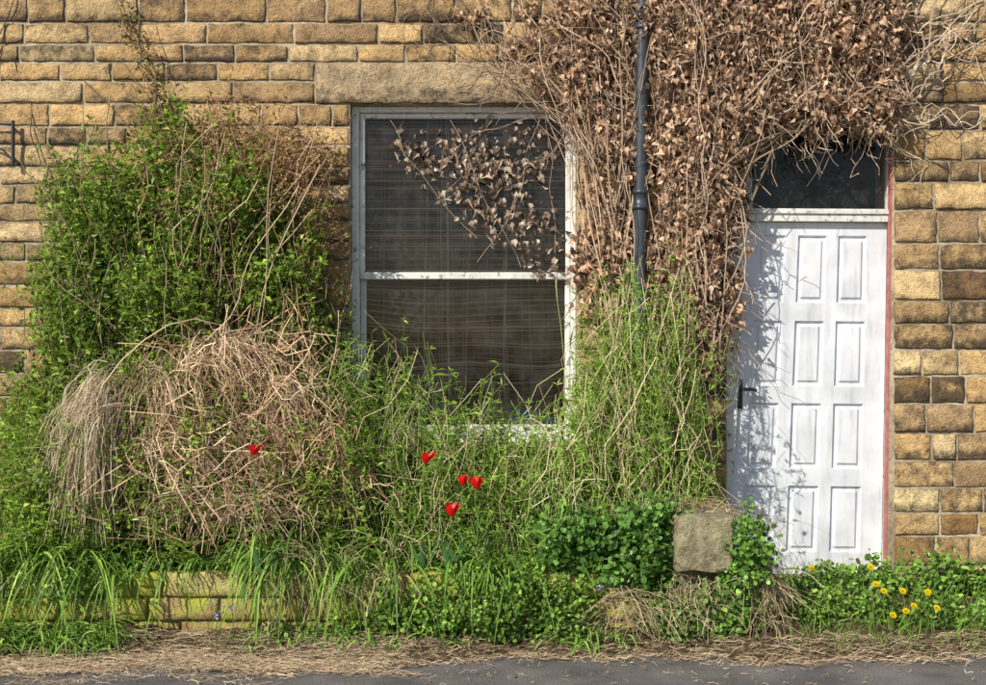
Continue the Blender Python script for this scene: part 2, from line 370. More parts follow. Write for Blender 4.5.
quadbox(df,[XZ(740,111),XZ(744,209),XZ(752,209),XZ(750,111)],.07,.15)
df.build('door_frame',[FRAMEP],False,house)
dr=M(); quadbox(dr,[(WX(891.3),WZ(150)),(WX(885.3),WZ(574)),(WX(887.2),WZ(574)),(WX(893.3),WZ(150))],.004,.05,0)
quadbox(dr,[(WX(893.3),WZ(150)),(WX(887.3),WZ(574)),(WX(893.6),WZ(574)),(WX(893.7),WZ(150))],.001,.05,1)
dr.build('door_red_edge',[RED,MORT],False,house)
dh=M(); X0,Z0=XZ(739,394)
bbox_(dh,X0-.018,X0+.018,yd-.012,yd-.0015,Z0-.085,Z0+.085,(1,1,1),.004)
P=np.array([[[X0,yd-.01,Z0+.03],[X0,yd-.035,Z0+.03],[X0+.004,yd-.05,Z0+.03],[X0+.03,yd-.054,Z0+.03],[X0+.075,yd-.052,Z0+.028],[X0+.09,yd-.046,Z0+.022],[X0+.095,yd-.044,Z0+.02]]])
tubes(dh,P,np.array([[.011,.010,.010,.010,.010,.009,.001]]),(1,1,1),10)
tubes(dh,np.array([[[X0,yd-.013,Z0-.035],[X0,yd-.016,Z0-.035],[X0,yd-.017,Z0-.035]]]),np.array([[.011,.010,.0001]]),(1,1,1),10)
dh.build('door_handle',[IRON],True,house)
st=M(); stone_block(st,dx0-.02,dx1+.05,.02,dz0-.01,-.16,.01,np.array([.3,.25,.18]),.1); box(st,dx0-.02,dx1+.05,-.15,.0,.02,dz0-.012,(.3,.25,.18,.1))
st.build('door_step',[STONE],True,house)
# ---------------------------------------------------------------- drainpipe
dp=M(); top=W(645,-160,-.09); bot=W(636,560,-.09)
P=(top[None]*(1-np.linspace(0,1,12)[:,None])+bot[None]*np.linspace(0,1,12)[:,None])[None]
tubes(dp,P,.037,(1,1,1),18)
dirp=nrm(bot-top)
for v in (20,200,372):
    t=(v+160)/720; c=top*(1-t)+bot*t
    Q=np.array([[c-dirp*.055,c-dirp*.054,c-dirp*.035,c-dirp*.033,c+dirp*.033,c+dirp*.035,c+dirp*.054,c+dirp*.055]])
    tubes(dp,Q,np.array([[.037,.046,.046,.042,.042,.046,.046,.037]]),(1,1,1),18)
    box(dp,c[0]-.075,c[0]+.075,-.045,.0,c[2]-.022,c[2]+.022,(1,1,1))
dp.build('drainpipe',[PIPE],True)
wb=M()
def rod(m,pts,r,K=8,c=(1,1,1)): 
    P=np.array([pts]); tubes(m,P,np.full((1,len(pts)),r),c,K)
rod(wb,[W(13,121,-.05),W(13,142,-.05),W(13,165,-.05)],.010)
rod(wb,[W(-40,124,-.05),W(-10,124,-.05),W(13,124,-.05)],.006); rod(wb,[W(-40,142,-.05),W(-8,145,-.05),W(3,150,-.05),W(13,161,-.05)],.006)
rod(wb,[W(13,128,-.05),W(13,128,-.02),W(13,128,.01)],.008); rod(wb,[W(13,158,-.05),W(13,158,-.02),W(13,158,.01)],.008)
for a,b in (((20,-20),(-20,100)),((15,60),(40,160)),((5,20),(-10,90))):
    rod(wb,list(wander([W(*a,-.02)],[W(*b,-.02)],10,.02)[0]),.003)
wb.build('iron_wall_bracket',[IRON],True)
# ---------------------------------------------------------------- ground
g=M(); g.add([(-300,-300,-.02),(300,-300,-.02),(300,300,-.02),(-300,300,-.02)],[[0,1,2,3]],(.1,.1,.1)); g.build('ground',[SOIL])
g=M(); g.add([(-60,-9.5,0),(60,-9.5,0),(60,-.6,0),(-60,-.6,0)],[[0,1,2,3]],(.1,.1,.1)); g.build('road',[ASPH])
def hf(name,x0,x1,y0,y1,nx,ny,fn,mat):
    xs=np.linspace(x0,x1,nx); ys=np.linspace(y0,y1,ny); X,Y=np.meshgrid(xs,ys); Z=fn(X,Y)+rng.normal(size=X.shape)*.006
    a,b=X.shape; i=np.arange(a-1)[:,None]*b+np.arange(b-1)[None]; f=np.stack([i,i+1,i+b+1,i+b],-1).reshape(-1,4)
    m=M(); m.add(np.stack([X,Y,Z],-1),f,(.1,.1,.1)); return m.build(name,[mat],True)
BX=WX(683,-.72)
def edge(X): return .05*np.sin(X*3.1)+.035*np.sin(X*7.7+1)+.02*np.sin(X*19)
def verge(X,Y):
    e=-1.0+edge(X); t=np.clip((Y-e)/.9,0,1); return np.where(Y<e,-.03,.012+.2*t**.8)
hf('grass_verge',BX-.1,6.5,-1.2,-.001,200,30,verge,SOIL)
def verge2(X,Y):
    e=-1.02+edge(X); return np.where(Y<e,-.03,.012+.1*np.clip((Y-e)/.3,0,1))
hf('bed_verge',-6.5,BX-.1,-1.2,-.70,260,14,verge2,SOIL)
hf('flower_bed_soil',-6.5,BX-.03,-.70,-.001,160,20,lambda X,Y:.37+.03*np.sin(X*5)*np.sin(Y*9)+.06*(Y+.7),SOIL)
rw=M()
for (a,b) in ((.0,.13),(.13,.25),(.25,.385)):
    x=-6.5
    while x<BX-.2:
        w=U(.25,.5); c,s=stone_colour(); stone_block(rw,x,min(x+w,BX-.2)-.01,a,b-.008,-.72,.02,c*.95,.04,.01); x+=w
box(rw,-6.5,BX-.19,-.715,-.60,0,.37,(.3,.26,.18,.1))
rw.build('garden_wall',[MSTONE],True)
eb=M()
def rock(m,x0,x1,y0,y1,z0,z1,col,bev=.03,n=8,al=.12,am=1.):
    g_=np.linspace(-1,1,n+1); Vs=[];Fs=[];o=0
    for ax in range(3):
        for sg in (-1,1):
            A,B=np.meshgrid(g_,g_); p=np.zeros((n+1,n+1,3)); o1,o2=[k for k in range(3) if k!=ax]
            p[...,ax]=sg;p[...,o1]=A;p[...,o2]=B
            Vs.append(p.reshape(-1,3)); i=np.arange(n)[:,None]*(n+1)+np.arange(n)[None]; Fs.append(np.stack([i,i+1,i+n+2,i+n+1],-1).reshape(-1,4)+o); o+=(n+1)**2
    V=np.vstack(Vs); c=np.array([(x0+x1)/2,(y0+y1)/2,(z0+z1)/2]); h=np.array([(x1-x0)/2,(y1-y0)/2,(z1-z0)/2])
    q=V*h; inner=np.clip(q,-(h-bev),h-bev); d=q-inner; L=np.linalg.norm(d,axis=1,keepdims=True); q=inner+d/np.maximum(L,1e-9)*np.minimum(L,bev)
    q=q+am*min(1,h.min()/.08)*(.006*np.sin(q*31+c*9)[:,[1,2,0]]+.004*np.sin(q*87+c*5)[:,[2,0,1]]+.02*q[:,[2,0,1]]*np.array([1,0,1]))
    m.add(q+c,np.vstack(Fs),(*col,al))
rock(eb,WX(674,-.8),WX(731,-.8),-.86,-.42,WZ(571,-.84),WZ(516,-.84),(.42,.36,.25),.024,14,.16)
rock(eb,WX(668,-.72),WX(716,-.72),-.76,-.42,-.03,WZ(572,-.84)-.004,(.2,.18,.12),.03,8,.2)
eb.build('gatepost_stone',[LSTONE],True)

# ---------------------------------------------------------------- vegetation
def ell_pts(ells,k,ymin=-.2,ymax=-.01,ydepth=None):
    out=[]
    for e in ells:
        u,v,ru,rv,dn=e[:5]; th=e[5] if len(e)>5 else -ymin
        n=int(ru*rv*3.14*k*dn); r=rng.random(n)**.55; a=U(0,6.28,n)
        uu=u+ru*r*np.cos(a)+rng.normal(size=n)*ru*.08; vv=v+rv*r*np.sin(a)+rng.normal(size=n)*rv*.08; y=-th*rng.random(n)*np.sqrt(np.clip(1-r*r*.8,0,1))+ymax
        s=F/(D+y); out.append(np.stack([(uu-493)/s,y,H-(vv-342.5)/s],1))
    return np.vstack(out)
iv=M()
ells=[(690,30,48,75,1.1,.22),(770,30,80,72,1.3,.24),(845,30,55,70,1.25,.24),(820,102,80,20,1.5,.26),(700,140,46,60,1.3,.22),(752,95,42,38,1.2,.25),
 (700,215,40,65,1.3,.2),(706,290,32,60,1.2,.18),(703,345,18,36,.8,.14),(733,165,12,45,1,.2),(605,20,45,32,.75,.12),(590,90,32,50,.6,.12),(612,190,24,80,.65,.12),(600,260,26,60,.6,.1),
 (888,85,20,46,.7,.2),(885,15,28,36,.7,.18),(520,20,60,25,.17,.08),(640,100,20,100,.4,.1),(560,65,34,30,.4,.1),(655,290,18,60,.5,.1),(790,130,40,10,.5,.22),(868,122,18,14,.7,.2)]
cp=ell_pts(ells,.014); n0=len(cp); per=12; tone=U(.65,1.2,n0)
p=np.repeat(cp,per,0)+G(n0*per,.03)*np.array([1,.7,1.2]); p[:,1]=np.minimum(p[:,1],-.02); n=len(p)
ax=np.array([0,-.35,-1.])+G(n,.55); nm=np.array([-.2,-1,.5])+G(n,.6)
L=U(.018,.05,n); C=rcol(n,(.50,.33,.21),(.70,.52,.38),.2)*np.repeat(tone,per)[:,None]; dk=rng.random(n)<.14; C[dk]*=.4
leaves(iv,p,ax,nm,L,L*U(.5,.95,n),C,T_IVY,0,U(.6,3.4,n))
def vines(lst,amp=.05,N=22,col=(.40,.29,.205),yr=(-.10,-.02)):
    for (u0,v0,u1,v1,r,cnt) in lst:
        p0=np.array([W(u0+U(-12,12),v0,U(*yr)) for _ in range(cnt)]); p1=np.array([W(u1+U(-22,22),v1+U(-14,14),U(*yr)) for _ in range(cnt)])
        P=wander(p0,p1,N,amp); P[:,:,1]=np.minimum(P[:,:,1],-.018)
        R=r*U(.5,1.2,(cnt,1))*np.linspace(1,.45,N)[None]; tubes(iv,P,R,rcol(cnt,col,tuple(np.array(col)*1.45),.25),5,1)
vines([(655,560,600,-20,.010,6),(655,560,670,60,.012,5),(640,520,610,120,.007,10),(680,500,696,100,.010,6),(625,420,560,40,.005,10),(610,330,590,-10,.005,16),(620,330,640,-10,.004,10),
 (690,300,840,-20,.008,7),(660,250,740,-30,.008,7),(600,160,440,-10,.004,9),(590,110,470,20,.003,9),(560,60,430,60,.0025,6),(640,100,500,-20,.004,9),(620,40,520,50,.0025,9),(650,60,560,-20,.005,8),(600,150,500,-30,.003,8),(580,40,480,100,.0025,6)],.06)
vines([(700,200,900,40,.007,5),(760,110,900,120,.006,6),(800,60,905,150,.004,4)],.05,yr=(-.22,-.08))
vines([(720,360,760,-20,.004,5),(700,300,700,-10,.004,6),(740,110,860,-10,.004,5),(800,110,830,-10,.004,4)],.06,yr=(-.24,-.16),col=(.46,.35,.26))
vines([(890,110,960,-10,.007,3),(895,100,995,20,.005,6),(900,80,1010,-20,.005,5),(905,120,1000,110,.0035,4),(900,110,915,190,.003,3),(930,40,1010,60,.003,5),(890,60,1040,40,.003,4)],.07,col=(.52,.41,.31))
vines([(640,120,450,100,.0022,5),(600,180,575,60,.0022,6),(575,110,545,170,.002,3),(455,60,425,-10,.003,3),(430,-10,420,60,.002,3),(700,380,712,470,.003,4)],.05)
p=ell_pts(ells,.013); n=len(p); d=np.stack([rng.normal(size=n)*.12,-.03*rng.random(n),-U(.08,.3,n)],1)
tubes(iv,wander(p,p+d,8,.03),U(.0012,.0028,(n,1)),rcol(n,(.4,.29,.2),(.6,.47,.35),.2),3,1)
p=ell_pts([(430,150,48,22,1,.02),(500,150,56,30,1.2,.02),(505,200,48,45,1.,.02),(540,245,26,34,.9,.02),(465,175,40,30,.9,.02)],.024,ymax=.075); n=len(p)
L=U(.015,.055,n); leaves(iv,p,np.array([0,-.1,-1])+G(n,.7),np.array([0,-1,.3])+G(n,.5),L,L*.8,rcol(n,(.25,.17,.12),(.62,.52,.42),.35),T_IVY,0,U(.5,3,n))
for a,b in (((390,120),(470,240)),((450,120),(520,270)),((545,118),(560,290)),((500,118),(440,200)),((540,120),(500,230)),((575,130),(530,180)),((560,110),(420,160)),((570,120),(480,260))):
    tubes(iv,wander([W(*a,.05)],[W(*b,.07)],14,.03),.0018,(.45,.35,.26),4,1)
iv.build('dead_ivy',[DRY,BARK])

def clumps(m,ells,kc,per,rad,L0,L1,ca,cb,T=T_LANCE,asp=.45,up=.4,ymax=-.03,vs=.3,mi=0,droop=0):
    c=ell_pts(ells,kc,ymax=ymax); n=len(c); tone=U(.5,1.3,n)
    p=np.repeat(c,per,0)+G(n*per,rad)*np.array([1,.8,1.1]); p[:,1]=np.minimum(p[:,1],-.015); N=len(p)
    ax=G(N)+np.array([0,-.4,up-droop]); nm=np.array([-.35,-.8,.7])+G(N,.6)
    C=rcol(N,ca,cb,vs)*np.repeat(tone,per)[:,None]
    L=U(L0,L1,N); leaves(m,p,ax,nm,L,L*asp,C,T,mi); return c
G1=(.15,.27,.028); G2=(.35,.48,.07); G3=(.05,.12,.02)
sh=M()
se=[(165,160,42,42,.55,.3),(105,215,52,55,.8,.4),(215,215,65,60,.65,.45),(160,290,100,75,.8,.55),(80,310,45,80,.8,.45),(275,285,50,80,.6,.4),(60,420,50,60,.8,.45),(315,350,30,60,.5,.3),(120,400,80,60,.8,.6),(30,480,40,50,.8,.4),(340,430,40,60,.6,.4)]
c=clumps(sh,se,.0085,26,.05,.02,.058,G1,G2,asp=.48)
clumps(sh,se,.004,26,.06,.02,.04,G3,G1,asp=.55,ymax=-.02)
base=np.stack([c[:,0]*.75+WX(180)*.25+rng.normal(size=len(c))*.1,-U(.1,.45,len(c)),np.full(len(c),.38)],1)
tubes(sh,wander(base,c,12,.06),np.linspace(1,.35,12)[None]*U(.002,.005,(len(c),1)),rcol(len(c),(.16,.18,.06),(.36,.25,.15),.25),4,1)
def shoots(m,p0,p1,nodes,L0,L1,ca,cb,r=.0016,amp=.04,asp=.25,T=T_LANCE,whorl=2,stemcol=(.2,.31,.05),up=.6,mi=0,ms_=1,N=14):
    Mn=len(p0); P=wander(p0,p1,N,amp); P[:,:,1]=np.minimum(P[:,:,1],-.02)
    tubes(m,P,np.linspace(1,.5,N)[None]*r*U(.7,1.3,(Mn,1)),rcol(Mn,stemcol,tuple(np.array(stemcol)*1.5),.2),3,ms_)
    t=np.linspace(.12,1,nodes); fi=t*(N-1); i0=np.minimum(fi.astype(int),N-2); fr=(fi-i0)[None,:,None]
    Q=P[:,i0]*(1-fr)+P[:,i0+1]*fr; Q=np.repeat(Q.reshape(-1,3),whorl,0); n=len(Q)
    tone=np.repeat(U(.6,1.25,Mn),nodes*whorl)[:,None]
    ax=G(n)*np.array([1,1,.5])+np.array([0,0,up]); nm=np.array([-.2,-.5,1])+G(n,.4); L=U(L0,L1,n)
    leaves(m,Q,ax,nm,L,L*asp,rcol(n,ca,cb,.25)*tone,T,mi)
n=720; cu=c[rng.integers(0,len(c),n)]; p1=cu+np.stack([rng.normal(size=n)*.10,-U(0,.10,n),U(.0,.30,n)],1)
shoots(sh,cu-np.array([0,0,.2]),p1,13,.016,.048,G1,G2,whorl=3,amp=.06,asp=.35)
rr=[(260,150,60,42,.9,.3),(295,190,34,60,1,.3),(200,115,45,22,.35,.2),(200,200,100,85,.3,.5),(140,125,30,22,.3,.2),(310,280,30,80,.6,.3)]
p=ell_pts(rr,.022,ymax=-.05); n=len(p); p1=p+np.stack([rng.normal(size=n)*.12,rng.normal(size=n)*.06,U(-.12,.16,n)],1)
shoots(sh,p,p1,7,.012,.028,(.36,.22,.1),(.5,.4,.16),r=.0014,whorl=2,stemcol=(.36,.19,.12),asp=.5,mi=2,N=8)
n=130; p0=np.stack([U(WX(60),WX(330),n),-U(.1,.5,n),np.full(n,.5)],1); p1=np.array([W(U(40,330),U(100,330),-U(.08,.5)) for _ in range(n)])
tubes(sh,wander(p0,p1,16,.09),U(.0015,.004,(n,1)),rcol(n,(.3,.19,.12),(.5,.38,.26),.2),3,1)
path=np.array([W(172,150,-.1),W(158,95,-.08),W(147,65,-.06),(W(138,45,-.05)),W(124,18,-.05),W(112,-8,-.05),W(105,-40,-.05)])
tubes(sh,path[None],np.array([[.005,.0045,.004,.004,.003,.003,.002]]),(.25,.17,.12),5,1)
for k in range(7): 
    P=wander([W(172+U(-8,8),170,-.08)],[W(150+U(-25,15),U(20,90),-.05)],10,.04); tubes(sh,P,.0018,(.28,.19,.13),4,1)
pp=path[rng.integers(0,5,230)]+G(230,.035)*np.array([.8,.3,1.7]); leaves(sh,pp,G(230),G(230)+np.array([0,-1,0]),U(.015,.04,230),.018,rcol(230,(.15,.2,.05),(.46,.3,.13),.3),T_LANCE,2)
sh.build('climbing_shrub',[LEAF,BARK,DRY])

hp=M()
def arcs(n,u,v,y,su,sv,sy,dx,dz,bow,ca,cb,r0,r1,lift=.06,strip=False,N=10):
    c0=W(u,v,y); p0=c0+np.stack([rng.normal(size=n)*su,rng.normal(size=n)*sy,rng.normal(size=n)*sv],1)
    X=U(dx[0],dx[1],n); Zd=U(dz[0],dz[1],n)
    t=np.linspace(0,1,N)[None]
    P=np.stack([p0[:,0:1]+X[:,None]*t**.8, p0[:,1:2]-U(.0,bow,(n,1))*np.sin(t*2.2), p0[:,2:3]+U(0,lift,(n,1))*np.sin(t*3.1)-Zd[:,None]*t**1.6],-1)
    P=P+np.cumsum(rng.normal(size=P.shape)*.010,axis=1); P[:,:,2]=np.maximum(P[:,:,2],.2); P[:,:,1]=np.minimum(P[:,:,1],-.03)
    C=rcol(n,ca,cb,.25)
    if strip: strips(hp,P,U(r0,r1,(n,1)),G(n),C,1)
    else: tubes(hp,P,U(r0,r1,(n,1)),C,3,0)
DB=((.36,.24,.14),(.74,.58,.38))
arcs(260,225,345,-.42,.10,.04,.08,(-.30,.36),(.1,.5),.25,*DB,.001,.0026,.08)
arcs(280,170,375,-.48,.08,.05,.08,(-.34,.2),(.1,.5),.22,*DB,.001,.0024)
arcs(230,275,400,-.48,.08,.06,.08,(-.25,.3),(.05,.45),.2,*DB,.001,.0024,.10)
arcs(220,300,440,-.55,.10,.06,.08,(-.3,.25),(.0,.3),.15,(.38,.2,.12),(.62,.44,.27),.001,.0022,.1)
arcs(300,190,440,-.60,.16,.07,.05,(-.3,.3),(.1,.4),.12,*DB,.001,.0024,.08)
arcs(200,240,500,-.7,.25,.05,.04,(-.3,.3),(.05,.25),.1,*DB,.001,.002,.06)
arcs(1700,106,415,-.60,.045,.10,.06,(-.24,.04),(.2,.55),.14,(.56,.44,.30),(.82,.70,.52),.002,.0048,.08,True)
arcs(160,60,440,-.5,.05,.08,.06,(-.15,.0),(.2,.4),.1,(.5,.38,.25),(.74,.6,.43),.002,.004,.08,True)
n=420; p=ell_pts([(250,400,90,70,1,.15),(200,480,120,60,1,.2),(310,470,60,50,.8,.1),(90,480,40,50,.3,.2)],420/60000,ymax=-.6); n=len(p)
d=G(n)*np.array([.19,.06,.14]); tubes(hp,wander(p-d,p+d,10,.07),U(.0012,.0034,(n,1)),rcol(n,(.40,.22,.13),(.76,.58,.38),.25),3,0)
p=ell_pts([(220,430,120,85,1,.3)],.02,ymax=-.4); n=len(p); L=U(.02,.05,n); leaves(hp,p,G(n),G(n)+np.array([0,-1,.5]),L,L*.5,rcol(n,(.36,.24,.14),(.6,.46,.3),.25),T_LANCE,1)
hp.build('dry_bramble_heap',[BARK,DRY])
ug=M()
clumps(ug,[(200,430,120,80,.9,.5),(130,500,120,50,1.3,.55),(300,500,90,50,1.4,.55),(50,500,60,60,1.3,.5),(330,440,45,60,1.,.4)],.008,26,.05,.02,.052,G1,G2,ymax=-.25)
clumps(ug,[(420,520,120,50,1.4,.4),(530,500,110,50,1.3,.4),(640,490,60,50,1.4,.45),(450,460,90,40,.7,.3),(620,430,55,70,.7,.3),(640,370,40,50,.35,.15)],.008,26,.045,.018,.045,G1,G2,ymax=-.12)
n=340; u=np.concatenate([U(20,360,220),U(5,80,120)]); y=U(-.85,-.6,n); v1=U(420,540,n); tip=np.array([W(a_,b_,c_) for a_,b_,c_ in zip(u,v1,y)]); root=tip+np.stack([rng.normal(size=n)*.1,.1+0*u,-U(.1,.3,n)],1)
shoots(ug,root,tip,9,.02,.05,G1,G2,whorl=3,asp=.35,N=8)
ug.build('bed_undergrowth',[LEAF,BARK])
gg=M()
prof=[(340,330),(380,350),(420,345),(440,400),(480,390),(520,400),(550,420),(575,370),(590,300),(610,275),(650,255),(680,260),(694,330),(702,420),(712,470)]
pu,pv=zip(*prof)
def field(n,u0,u1,yr=(-.65,-.08),bias=.9,lean=.14):
    u=U(u0,u1,n); y=U(*yr,n); topv=np.interp(u,pu,pv); h=rng.random(n)**bias; v=540-(540-topv)*(.25+.78*h)
    tip=np.array([W(a,b,c_) for a,b,c_ in zip(u,v,y)]); root=np.stack([tip[:,0]+rng.normal(size=n)*lean,y+rng.normal(size=n)*.05,np.full(n,.37)],1)
    root[:,1]=np.clip(root[:,1],-.68,-.03); root[:,0]=np.minimum(root[:,0],WX(706,-.3)); return root,tip
GA=(.20,.36,.045); GB=(.42,.58,.12)
a,b=field(340,338,706); shoots(gg,a,b,16,.02,.05,GA,GB,whorl=4,amp=.08,asp=.22)
a,b=field(165,578,696,(-.45,-.06)); shoots(gg,a,b,20,.018,.046,GA,GB,whorl=4,amp=.08,asp=.22)
a,b=field(170,340,600,(-.62,-.1)); shoots(gg,a,b,10,.05,.12,GA,GB,whorl=1,amp=.06,asp=.12)
n=200; a,b=field(n,335,696); tubes(gg,wander(a,b+np.array([0,0,.06]),12,.09),U(.001,.0018,(n,1)),rcol(n,(.3,.44,.12),(.52,.56,.25),.2),3,1)
n=200; a,b=field(n,335,700,(-.68,-.3),.7,.2); tubes(gg,wander(a,b,12,.10),U(.001,.0024,(n,1)),rcol(n,(.42,.3,.18),(.76,.62,.42),.2),3,1)
n=200; u=U(5,340,n); y=U(-.6,-.3,n); tip=np.array([W(a_,U(380,520),c_) for a_,c_ in zip(u,y)]); root=tip.copy(); root[:,2]=.37; root[:,0]+=rng.normal(size=n)*.08
shoots(gg,root,tip,14,.018,.04,GA,GB,whorl=3)
gg.build('goosegrass',[LEAF,BARK])
sg=M()
def straps(n,x0,x1,yc,z0,L0,L1,out=1.,w=.011,side=.5,ysp=.1,ca=(.11,.24,.03),cb=(.32,.48,.09),clump=None,gap=True):
    x=U(x0,x1,n); lean=0; sz=1
    if clump: cc_=U(x0,x1,clump); ci=rng.integers(0,clump,n); x=cc_[ci]+rng.normal(size=n)*.06; lean=(rng.normal(size=clump)*.6)[ci]; sz=U(.6,1.3,clump)[ci]
    if gap:
        k=~((x>WX(122,-.7))&(x<WX(256,-.7))&(rng.random(n)<.85)); x=x[k]; n=len(x)
        if clump: lean=lean[k]; sz=sz[k]
    r=np.stack([x,yc+rng.normal(size=n)*ysp,np.full(n,z0)],1)
    L=U(L0,L1,n)*sz; a=rng.normal(size=n)*side+lean; t=np.linspace(0,1,11)[None]
    dx=np.sin(a)*.75+rng.normal(size=n)*.1; dy=-np.abs(np.cos(a))*out*U(.25,1.,n)
    upv=U(.4,1.0,n); drop=U(.5,1.5,n)
    P=np.stack([r[:,0:1]+(L*dx)[:,None]*t, r[:,1:2]+(L*dy)[:,None]*t*.8, r[:,2:3]+(L*upv)[:,None]*t-(L*drop)[:,None]*t**2.1],-1)
    P[:,:,2]=np.maximum(P[:,:,2],.015); 
    wd=w*U(.6,1.3,(n,1))*np.array([.6,.8,.95,1,1,1,.95,.85,.65,.4,.08])[None]
    strips(sg,P,wd,np.stack([np.cos(a),np.sin(a),0*a],1)+G(n,.15),rcol(n,ca,cb,.3))
straps(1800,-3.3,WX(520,-.6),-.62,.36,.22,.52,ysp=.08,clump=70)
straps(900,-3.3,WX(600,-.5),-.45,.40,.3,.55,ysp=.08,clump=50,side=.8)
straps(550,-3.3,WX(330,-.7),-.68,.44,.25,.55,ysp=.06,clump=36,side=.9)
straps(240,WX(120),WX(270),-.66,.42,.10,.22,ysp=.05,clump=14,side=.9,gap=False)
straps(700,WX(-60,-.9),WX(122,-.9),-.88,.05,.2,.42,ysp=.07,out=.6,clump=14,side=.8)
straps(260,WX(250,-.9),WX(460,-.9),-.86,.05,.12,.28,ysp=.05,out=.5,clump=16,side=.8)
straps(120,WX(560,-.9),WX(620,-.9),-.86,.05,.15,.3,ysp=.05,out=.5,clump=3,side=.8)
straps(160,WX(500,-.6),WX(690,-.6),-.6,.38,.2,.4,ysp=.08,clump=12,side=.8)
sg.build('bluebell_leaves',[LEAF])
hb=M(); HA=(.09,.22,.04); HB=(.22,.41,.08)
clumps(hb,[(610,560,62,34,1.5,.3),(570,545,45,30,1.2,.3),(650,540,32,40,1.2,.3),(640,585,35,25,1,.2),(530,590,40,20,.8,.2)],.012,22,.036,.018,.036,HA,HB,T_ROUND,asp=1.,ymax=-.58,droop=.3)
clumps(hb,[(705,625,50,25,1.5,.12),(748,555,24,42,1.1,.15),(742,600,26,24,1,.1),(660,620,30,22,.9,.1),(685,588,22,12,.5,.06)],.012,22,.03,.016,.034,(.11,.25,.04),(.25,.44,.08),T_ROUND,asp=.9,ymax=-.76)
clumps(hb,[(480,620,80,20,1.2,.15),(400,622,60,18,1.,.1),(560,625,50,16,1.,.1),(310,636,50,10,.6,.1),(520,595,70,22,.7,.1),(430,590,50,18,.4,.1),(40,590,50,14,.3,.1)],.012,20,.032,.014,.032,(.12,.26,.04),(.3,.47,.08),T_ROUND,asp=.7,ymax=-.8)
hb.build('cranesbill_clump',[LEAF])
dw=M(); DA=(.13,.27,.04); DBc=(.32,.5,.1)
clumps(dw,[(810,588,35,16,1.3,.1),(880,580,45,18,1.2,.1),(940,578,28,22,1.3,.1),(975,590,30,20,1,.1),(1060,590,60,20,1,.1)],.012,20,.032,.02,.05,DA,DBc,T_ROUND,asp=.5,ymax=-.25)
clumps(dw,[(850,612,70,16,1.2,.1),(930,618,60,20,1.3,.1),(890,632,70,8,.9,.1),(800,620,30,14,.9,.1),(960,640,40,6,.9,.08),(1060,620,70,20,1,.1)],.012,20,.028,.018,.045,DA,DBc,T_ROUND,asp=.5,ymax=-.6)
n=1200; x=U(WX(770,-.5),3.6,n); y=U(-.98,-.1,n); r=np.stack([x,y,.02+.2*np.clip((y+1)/.9,0,1)],1); tip=r+np.stack([rng.normal(size=n)*.06,-U(0,.06,n),U(.04,.18,n)],1)
P=wander(r,tip,6,.01); strips(dw,P,U(.003,.006,(n,1))*np.array([1,1,.9,.7,.45,.1])[None],G(n),rcol(n,DA,DBc,.2))
dw.build('doorstep_weeds',[LEAF])
sw=M()
def straw(n,x0,x1,y0,y1,z,L0=.04,L1=.18,pw=1.):
    x=U(x0,x1,n); y=y0+(y1-y0)*rng.random(n)**pw+edge(x); a=U(-.9,.9,n)+math.pi*(rng.random(n)<.5); L=U(L0,L1,n)
    zz=z+U(0,.012,n)+ .1*np.clip((y-edge(x)+1.02)/.3,0,1)
    p0=np.stack([x,y,zz],1); p1=p0+np.stack([np.cos(a)*L,np.sin(a)*L*.6,U(-.0,.014,n)],1)
    strips(sw,wander(p0,p1,5,.008),U(.0015,.004,(n,1)),np.tile([0,1,.3],(n,1))+G(n,.3),rcol(n,(.34,.24,.15),(.74,.59,.40),.25),fold=.3)
straw(4400,-3.4,WX(400,-1.1),-.80,-1.28,.006,pw=1.0); straw(2000,-3.4,WX(330),-1.0,-1.5,.005,.02,.09,2.2)
straw(2400,WX(330,-1),3.4,-.82,-1.08,.006,.03,.12); straw(500,WX(420,-1),3.4,-1.0,-1.5,.003,.01,.05,3)
def messy(n,u0,u1,v0,v1,y0,y1,dx,drop,L=(.1,.25)):
    p0=np.array([W(U(u0,u1),U(v0,v1),U(y0,y1)) for _ in range(n)]); l=U(*L,n)
    t=np.linspace(0,1,8)[None]; X=rng.normal(size=n)*dx
    P=np.stack([p0[:,0:1]+(X*l)[:,None]*t,p0[:,1:2]-(l*U(0,.6,n))[:,None]*t,p0[:,2:3]+(l*U(-.1,.3,n))[:,None]*t-(l*U(.3,1,n)*drop)[:,None]*t**2],-1)
    P=P+np.cumsum(rng.normal(size=P.shape)*.005,axis=1); P[:,:,2]=np.maximum(P[:,:,2],.012)
    strips(sw,P,U(.0018,.0035,(n,1)),G(n),rcol(n,(.38,.28,.17),(.68,.55,.37),.25))
messy(260,660,725,498,512,-.62,-.45,1.3,1.); messy(260,740,780,560,625,-.85,-.7,.7,1.3,(.08,.2)); messy(170,605,655,585,625,-.9,-.8,.8,1.2,(.08,.2)); messy(160,260,420,540,600,-.85,-.75,.7,1.2,(.1,.3)); messy(200,665,720,575,620,-.86,-.8,.6,1.2,(.06,.14))
sw.build('dead_grass_litter',[DRY])
lt=M()
for _ in range(16):
    x=U(-2.6,2.6); y=U(-1.35,-1.05); s=U(.006,.016); cl=U(.12,.3); rock(lt,x-s*U(1,1.6),x+s*U(1,1.6),y-s,y+s,-.003,s*.8,(cl,cl*.93,cl*.83),s*.38,6,0,2.5)
lt.build('loose_stones',[STONE],True)
